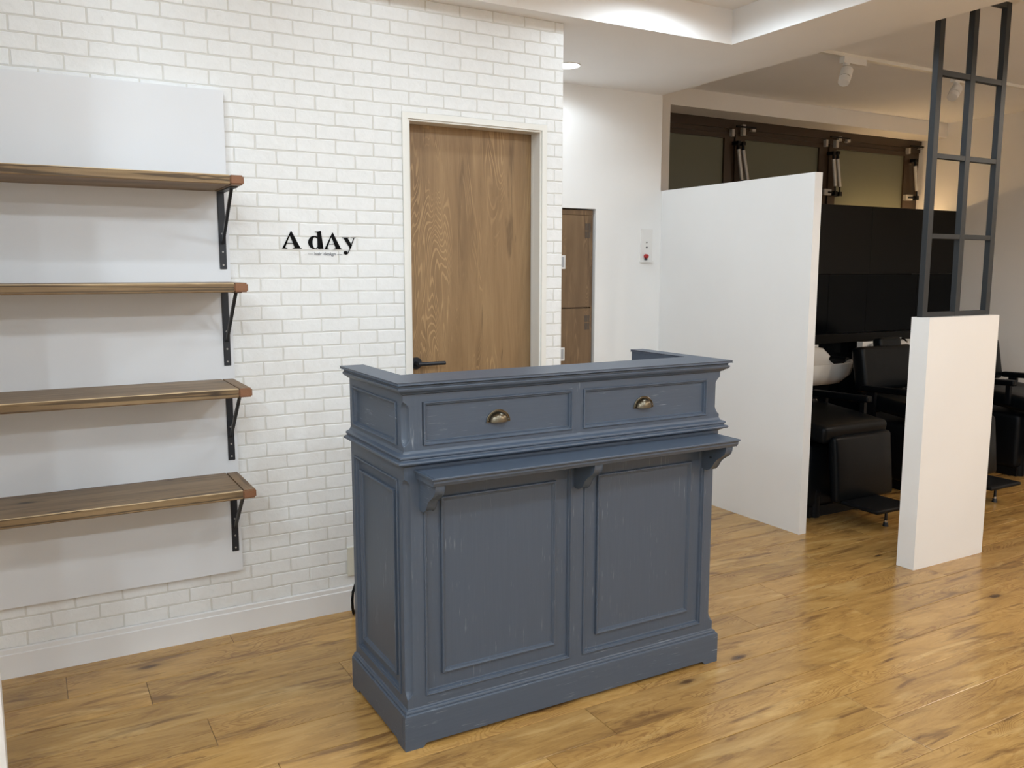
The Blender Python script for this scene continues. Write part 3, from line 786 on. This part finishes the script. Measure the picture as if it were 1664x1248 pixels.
# ------------------------------------------------------------------ control plate
al = empty('control_plate', 'tall white control plate with red knob on the alcove wall', 'switch', (3.388, AY, 1.448))
bm = bmesh.new(); bx(bm, -.044, -.008, .0, .044, 0, .203); from_bm('plate', bm, 'white', al, bevel=.0015)
bm = bmesh.new(); bx(bm, -.048, -.020, -.002, .046, 0, .006); from_bm('lip', bm, 'white', al, bevel=.001)
bm = bmesh.new(); cyl(bm, (-.010, -.030, .036), (-.010, -.008, .036), .0125, .0145, n=6); from_bm('red_knob', bm, 'red', al, bevel=.001)
bm = bmesh.new(); cyl(bm, (-.012, -.026, .018), (-.012, -.008, .018), .006, n=10); from_bm('black_stem', bm, 'blackm', al)
for z, r_ in ((.121, .0035), (.091, .0055)):
    bm = bmesh.new(); cyl(bm, (-.001, -.011, z), (-.001, -.008, z), r_, n=12); from_bm('button', bm, 'blackm', al)

# ------------------------------------------------------------------ downlights and added fill lamps
def downlight(x, y, z, w, deg, col=COOL):  # also places the added fill lamps, which get no fixture
    vis = abs(z - CZ) < .01
    if vis:
        lab = 'round recessed downlight glowing in the low ceiling past the brick wall'
        e = empty('downlight', lab, 'lamp', (x, y, z))
        bm = bmesh.new()
        R0, R1 = .062, .070
        prof = [(R1, 0), (R1, -.003), (R0 + .002, -.005), (R0, -.002), (R0, 0)]
        rows = [[bm.verts.new((r_ * math.cos(2 * PI * k / 32), r_ * math.sin(2 * PI * k / 32), zz)) for k in range(32)] for r_, zz in prof]
        for a, b_ in zip(rows, rows[1:]):
            for k in range(32): bm.faces.new((a[k], a[(k + 1) % 32], b_[(k + 1) % 32], b_[k]))
        from_bm('trim_ring', bm, 'white', e, smooth=True)
        bm = bmesh.new(); cyl(bm, (0, 0, -.0022), (0, 0, -.0004), R0 - .0005, n=32); from_bm('lens', bm, 'lens', e)
    ld = bpy.data.lights.new('downlight_or_fill_lamp', 'SPOT'); ld.energy = w; ld.spot_size = math.radians(deg); ld.spot_blend = 0.3
    ld.shadow_soft_size = .06; ld.color = col
    lo = bpy.data.objects.new('downlight_or_fill_lamp', ld); COL.objects.link(lo); lo.location = (x, y, z - .010)
for d in DOWN: downlight(*d)
for d in REAR_FILL: downlight(*d, WARM)

# ------------------------------------------------------------------ rear room: window, black wall, LED strip
win = bpy.data.objects.new('window_1', None); COL.objects.link(win); struct(win)
WY = 4.897
box('header', [(3.866, WY, 2.440, 6.848, WY + .075, 2.5045), (3.866, WY + .012, 2.407, 6.848, WY + .075, 2.440)], 'frame', win, bevel=.003)
box('sill', (3.866, WY, .98, 6.848, WY + .075, 1.04), 'frame', win, bevel=.003)
for xa, xb in ((4.657, 4.687), (5.678, 5.706), (6.782, 6.848)): box('mullion', (xa, WY + .02, 1.04, xb, WY + .075, 2.407), 'frame', win, bevel=.002)
for xa, xb, ga, gb in ((3.866, 4.654, 3.94, 4.581), (4.689, 5.676, 4.786, 5.592), (5.708, 6.780, 5.793, 6.648)):
    bm = bmesh.new()
    ring4 = lambda y, a, b_, c, d: [bm.verts.new(p) for p in ((a, y, c), (b_, y, c), (b_, y, d), (a, y, d))]
    o1, i1 = ring4(WY + .008, xa, xb, 1.042, 2.405), ring4(WY + .008, ga, gb, 1.10, 2.370)
    o2, i2 = ring4(WY + .045, xa, xb, 1.042, 2.405), ring4(WY + .045, ga, gb, 1.10, 2.370)
    for i in range(4):
        j = (i + 1) % 4
        bm.faces.new((o1[i], o1[j], i1[j], i1[i])); bm.faces.new((o2[i], o2[j], i2[j], i2[i]))
        bm.faces.new((o1[i], o1[j], o2[j], o2[i])); bm.faces.new((i1[i], i1[j], i2[j], i2[i]))
    s = from_bm('sash', bm, 'frame', win, bevel=.003)
    box('pane', (ga, WY + .024, 1.10, gb, WY + .030, 2.370), 'glassw', s)
def rod(x0, z0, x1, z1):
    bm = bmesh.new(); y = WY - .035
    cyl(bm, (x0, y, z0), (x1, y, z1), .0145, n=14)
    o = from_bm('stay_rod', bm, 'alu', win, smooth=True)
    bm = bmesh.new(); cyl(bm, (x0, y, z0), (x0 - .003, y, z0 + .045), .012, .009, n=10); cyl(bm, (x1, y, z1), (x1 + .004, y, z1 - .045), .006, n=8); bx(bm, x0 - .016, y - .012, z0 + .035, x0 + .012, WY + .02, z0 + .06); bx(bm, x1 - .012, y - .012, z1 - .075, x1 + .018, WY + .02, z1 - .04)
    from_bm('stay_joint', bm, 'plastic', win, bevel=.001)
for q in ((4.681, 2.289, 4.723, 2.068), (4.728, 2.286, 4.784, 2.063), (5.709, 2.282, 5.743, 2.071), (5.757, 2.286, 5.796, 2.068), (6.731, 2.286, 6.771, 2.077)): rod(*q)
for x, z, w, h in ((4.638, 2.407, 0.024, 0.054), (4.749, 2.424, 0.026, 0.059), (4.845, 2.446, 0.037, 0.032), (4.746, 2.461, 0.032, 0.027), (5.644, 2.404, 0.024, 0.054), (5.764, 2.407, 0.030, 0.059), (5.794, 2.447, 0.037, 0.038), (5.896, 2.443, 0.037, 0.032), (6.664, 2.411, 0.024, 0.048), (6.820, 2.450, 0.032, 0.027), (5.678, 2.022, 0.081, 0.048), (6.696, 2.020, 0.092, 0.048)):
    box('catch', (x - w / 2, WY - .022, z - h / 2, x + w / 2, WY + .01, z + h / 2), 'alu', win, bevel=.002)
box('catch_arm', [(4.665, WY - .03, 2.450, 4.859, WY - .018, 2.461), (5.678, WY - .03, 2.450, 5.904, WY - .018, 2.461), (6.669, WY - .03, 2.447, 6.841, WY - .018, 2.458), (5.678, WY - .03, 2.016, 5.818, WY - .015, 2.027), (6.680, WY - .03, 2.014, 6.809, WY - .015, 2.025)], 'plastic', win, bevel=.001)

BP = 4.514
bw = empty('black_dado_wall', 'black panelled low wall behind the shampoo basins, below the brown window', 'wall panel', (5.0, BP, 0))
def bp(name, b, mat, bevel=.001):
    bm = bmesh.new(); bx(bm, *b); bmesh.ops.translate(bm, vec=(-5.0, -BP, 0), verts=bm.verts); return from_bm(name, bm, mat, bw, bevel=bevel)
for xa, xb in ((3.52, 4.73), (4.732, 5.772), (5.774, 6.848)): bp('upper_panel', (xa, BP, 1.370, xb, BP + .03, 1.888), 'blackp', .0008)
for xa, xb in ((3.52, 4.30), (4.303, 4.81), (4.813, 5.329), (5.332, 5.766), (5.769, 6.380), (6.384, 6.848)): bp('lower_panel', (xa, BP + .012, .0, xb, BP + .03, 1.368), 'blackt', .0015)
bp('shelf_ledge', (3.52, BP - .035, 0.845, 6.848, BP + .012, 0.910), 'blackp')
tag(box('led_strip', (5.87, 4.74, 1.822, 6.79, 4.755, 1.830), 'led'), 'warm hidden light strip behind the black wall under the window', 'lamp')
tag(box('strip_channel', (3.90, 4.725, 1.802, 6.83, 4.77, 1.8215), 'white', bevel=.001), 'narrow channel holding the light strip behind the black wall', 'channel')
box('channel_bracket', [(3.95, 4.545, 1.785, 3.98, 4.77, 1.8018), (5.3, 4.545, 1.785, 5.33, 4.77, 1.8018), (6.7, 4.545, 1.785, 6.73, 4.77, 1.8018)], 'white', bpy.data.objects['strip_channel'])

# track with two spots
tag(box('track_rail', (FX + .002, 3.487, RZ - .018, 6.75, 3.520, RZ), 'trimw', bevel=.002), 'long cream lighting track on the rear ceiling', 'track')
def spot(x, lean, label):
    e = empty('track_spot', label, 'lamp', (x, 3.503, RZ - .018), 'white track spots')
    bm = bmesh.new(); bx(bm, -.038, -.017, -.034, .150, .017, 0); from_bm('adapter', bm, 'white', e, bevel=.003, seg=2, smooth=True)
    bm = bmesh.new(); cyl(bm, (0, 0, -.034), (0, 0, -.046), .019, n=16); tube(bm, [(0, 0, -.044), (.012, 0, -.056), (.026, 0, -.075), (.020, 0, -.095)], .007, 8); from_bm('arm', bm, 'white', e, smooth=True)
    ax = Vector(lean).normalized(); p0 = Vector((.006, -.002, -.066)); 
    bm = bmesh.new(); cyl(bm, p0, p0 + ax * .058, .034, n=24)
    h = from_bm('lamp_head', bm, 'white', e, bevel=.003, smooth=True)
    bm = bmesh.new(); cyl(bm, p0 + ax * .0575, p0 + ax * .0625, .030, n=24); from_bm('dark_band', bm, 'blackm', h)
    bm = bmesh.new(); cyl(bm, p0 + ax * .062, p0 + ax * .098, .0335, .031, n=24); from_bm('front_bezel', bm, 'white', h, bevel=.002, smooth=True)
    return e
spot(4.182, (-.050, -.02, -.086), 'white track spotlight nearer the soffit, left of the steel grid')
spot(5.204, (-.080, -.02, -.078), 'white track spotlight seen through the steel grid')

# shampoo chairs and basins
def pad(bm, w, d, h, T, r=.02, seg=3, bulge=.0):
    """rounded cushion: a gridded box pulled onto a rounded box, faces swelling by bulge"""
    half = (w / 2, d / 2, h / 2); r = min(r, min(half) * .98); thin = half.index(min(half))
    def ax(hh):
        o_ = [r * (1 - math.cos(math.radians(t))) for t in (0, 30, 60)]
        n = 6; i0 = hh - r
        return [-hh + q * .8 for q in (0, r * .35, r * .7)] + [-i0 + 2 * i0 * k / n for k in range(n + 1)] + [hh - q * .8 for q in (r * .7, r * .35, 0)]
    A = [ax(v) for v in half]; cache = {}
    b2 = bmesh.new()
    def V(i, j, k):
        key = (i, j, k)
        if key not in cache:
            p = [A[0][i], A[1][j], A[2][k]]
            q = [max(-half[t] + r, min(half[t] - r, p[t])) for t in range(3)]
            dv = Vector([p[t] - q[t] for t in range(3)])
            if dv.length > 1e-9: dv = dv.normalized() * r
            v = Vector(q) + dv
            u = [v[t] / half[t] for t in range(3) if t != thin]
            v[thin] += math.copysign(bulge, v[thin]) * (1 - u[0] ** 2) * (1 - u[1] ** 2) if abs(v[thin]) > 1e-6 else 0
            cache[key] = b2.verts.new(v)
        return cache[key]
    m_ = [len(q) - 1 for q in A]
    for t in range(3):
        u_, w_ = [q for q in range(3) if q != t]
        for e_ in (0, m_[t]):
            for i in range(m_[u_]):
                for j in range(m_[w_]):
                    fs = []
                    for di, dj in ((0, 0), (1, 0), (1, 1), (0, 1)):
                        idx = [0, 0, 0]; idx[t] = e_; idx[u_] = i + di; idx[w_] = j + dj
                        fs.append(V(*idx))
                    try: b2.faces.new(fs)
                    except ValueError: pass
    bmesh.ops.transform(b2, matrix=T, verts=b2.verts)
    bmesh.ops.recalc_face_normals(b2, faces=b2.faces)
    me = bpy.data.meshes.new('t'); b2.to_mesh(me); b2.free(); bm.from_mesh(me); bpy.data.meshes.remove(me)
def RX_(a): return Matrix.Rotation(a, 4, 'X')
def TR(*p): return Matrix.Translation(p)
def make_chair(loc, label):
    e = empty('shampoo_chair', label, 'chair', loc, 'black shampoo chairs')
    def p(name, bm, mat='leather', **k): return from_bm(name, bm, mat, e, **k)
    bm = bmesh.new(); pad(bm, .54, .56, .10, TR(.02, .14, .525) @ RX_(.10), .03, 3, .012); p('seat', bm, smooth=True, angle=60)
    bm = bmesh.new(); pad(bm, .48, .055, .37, TR(.05, -.155, .305) @ RX_(-.10), .024, 3, .018); p('leg_rest', bm, smooth=True, angle=60)
    bm = bmesh.new(); pad(bm, .52, .10, .30, TR(.02, .47, .745) @ RX_(-.18), .03, 3, .012); p('backrest', bm, smooth=True, angle=60)
    bm = bmesh.new(); pad(bm, .22, .07, .09, TR(.08, .50, .90) @ RX_(-.18), .02, 2, .004); p('headrest', bm, smooth=True, angle=60)
    bm = bmesh.new(); pad(bm, .30, .26, .022, TR(.0, -.30, .125), .009, 2, 0); p('footplate', bm, 'plastic', smooth=True, angle=40)
    bm = bmesh.new(); cyl(bm, (.055, -.33, .016), (.055, -.33, .118), .008, n=12); cyl(bm, (.055, -.33, 0), (.055, -.33, .022), .016, .012, n=14); p('footplate_leg', bm, 'blackm', smooth=True)
    bm = bmesh.new(); cyl(bm, (.055, -.33, .022), (.055, -.33, .034), .010, n=12); p('leg_collar', bm, 'chrome', smooth=True)
    bm = bmesh.new(); bx(bm, -.04, -.24, .105, .04, .10, .13); p('footplate_arm', bm, 'plastic', bevel=.004)
    bm = bmesh.new(); pad(bm, .50, .58, .37, TR(.02, .26, .245), .03, 2, 0); p('base_housing', bm, 'plastic', smooth=True, angle=50)
    bm = bmesh.new(); bx(bm, -.20, -.02, .0, .24, .56, .062); p('floor_plate', bm, 'plastic', bevel=.006)
    for sx in (-.145, .20):
        bm = bmesh.new(); cyl(bm, (sx, -.005, 0), (sx, -.005, .145), .033, n=20); bmesh.ops.create_uvsphere(bm, u_segments=16, v_segments=8, radius=.033, matrix=TR(sx, -.005, .145)); p('front_foot', bm, 'plastic', smooth=True)
    for sx in (-.27, .285):
        bm = bmesh.new(); pad(bm, .05, .42, .04, TR(sx, .20, .640) @ RX_(-.03), .012, 2, 0); a = p('armrest', bm, smooth=True, angle=50)
        for q in ((.30, .42, .36), (.02, .50, .05)):
            bm = bmesh.new(); bx(bm, sx - .012, q[0], q[1], sx + .012, q[2], .64); from_bm('arm_post', bm, 'plastic', a, bevel=.003)
    bm = bmesh.new(); cyl(bm, (-.225, .36, .60), (-.205, .29, .555), .006, n=8); p('chrome_lever', bm, 'chrome')
    bm = bmesh.new(); cyl(bm, (.255, .36, .60), (.245, .29, .555), .006, n=8); p('chrome_lever', bm, 'chrome')
    bm = bmesh.new(); bx(bm, .13, .40, .585, .16, .412, .61); p('hinge_plate', bm, 'chrome')
    return e
c0 = make_chair((3.99, 3.30, 0), 'black shampoo chair nearest the tall white partition, its leg rest and footplate in view')
for i, lab in ((1, 'black shampoo chair with raised backrest seen left of the white half wall'), (2, 'black shampoo chair by the right wall, beyond the white half wall')):
    c = copy_tree(c0); c.location = (3.99 + 1.01 * i, 3.30, 0); c['label'] = lab

def make_basin(x0, y0, label, grp='white shampoo basins'):
    """bowl with the neck notch on its right side"""
    e = empty('shampoo_basin', label, 'basin', (x0, y0, .0), grp)
    w, d = .60, .42; z1, z0 = .842, .600
    bm = bmesh.new()
    # outer shell, lofted from foot to rim; the rim falls towards the front right
    lev = [(.26, .20, z0), (.40, .31, z0 + .015), (.55, .38, z0 + .07), (.58, .405, z0 + .15), (w, d, z1)]
    def ring(wx, dy, z, tilt):
        cx, cy = .30, .21; out = []
        for k in range(32):
            a = 2 * PI * k / 32; c, s = math.cos(a), math.sin(a)
            q = 4.0; m_ = (abs(c) ** q + abs(s) ** q) ** (-1 / q)
            X, Y = c * m_ * wx / 2, s * m_ * dy / 2
            zz = z
            if tilt:
                zz -= .085 * max(0, min(1, (.5 - Y / dy))) * tilt
                if X > wx * .42: zz -= .075 * tilt * max(0, 1 - (Y / (dy * .27)) ** 2)
            out.append(bm.verts.new((cx + X, cy + Y, zz)))
        return out
    rings = [ring(a, b_, z, t) for (a, b_, z), t in zip(lev, (0, 0, 0, .35, 1))]
    rings += [ring(w - .012, d - .012, z1 + .004, 1), ring(w - .05, d - .05, z1 - .002, 1), ring(w - .09, d - .09, z1 - .04, .9), ring(w * .62, d * .6, z1 - .13, .4), ring(.06, .05, z1 - .155, 0)]
    for a, b_ in zip(rings, rings[1:]):
        for k in range(32): bm.faces.new((a[k], a[(k + 1) % 32], b_[(k + 1) % 32], b_[k]))
    bm.faces.new(rings[0]); bm.faces.new(rings[-1])
    from_bm('bowl', bm, 'ceramic', e, smooth=True, angle=60)
    bm = bmesh.new(); bx(bm, -.01, d - .012, z1 - .09, w + .01, d + .04, z1 + .008); from_bm('back_deck', bm, 'ceramic', e, bevel=.008, seg=2, smooth=True)
    bm = bmesh.new(); pad(bm, .05, .15, .055, TR(w - .005, .20, z1 - .105), .015, 2, 0); cyl(bm, (w - .005, .13, z1 - .09), (w - .005, .27, z1 - .09), .03, n=14); from_bm('neck_cushion', bm, 'leather', e, smooth=True)
    bm = bmesh.new(); cyl(bm, (.34, .35, z1 - .01), (.34, .35, z1 + .022), .017, n=16); tube(bm, [(.34, .35, z1 + .015), (.33, .30, z1 + .022), (.325, .265, z1 + .005)], .009, 8); bx(bm, .328, .338, z1 + .022, .352, .372, z1 + .036)
    from_bm('tap', bm, 'chrome', e, smooth=True)
    bm = bmesh.new(); bx(bm, .10, .12, 0, .40, .36, z0 + .004); from_bm('pedestal', bm, 'plastic', e, bevel=.01)
    return e
b0 = make_basin(4.49, 3.99, 'white shampoo basin with small chrome tap, behind the nearest black chair')
b1 = copy_tree(b0); b1.location = (5.60, 3.99, 0); b1['label'] = 'white shampoo basin rim showing above the raised black backrest'
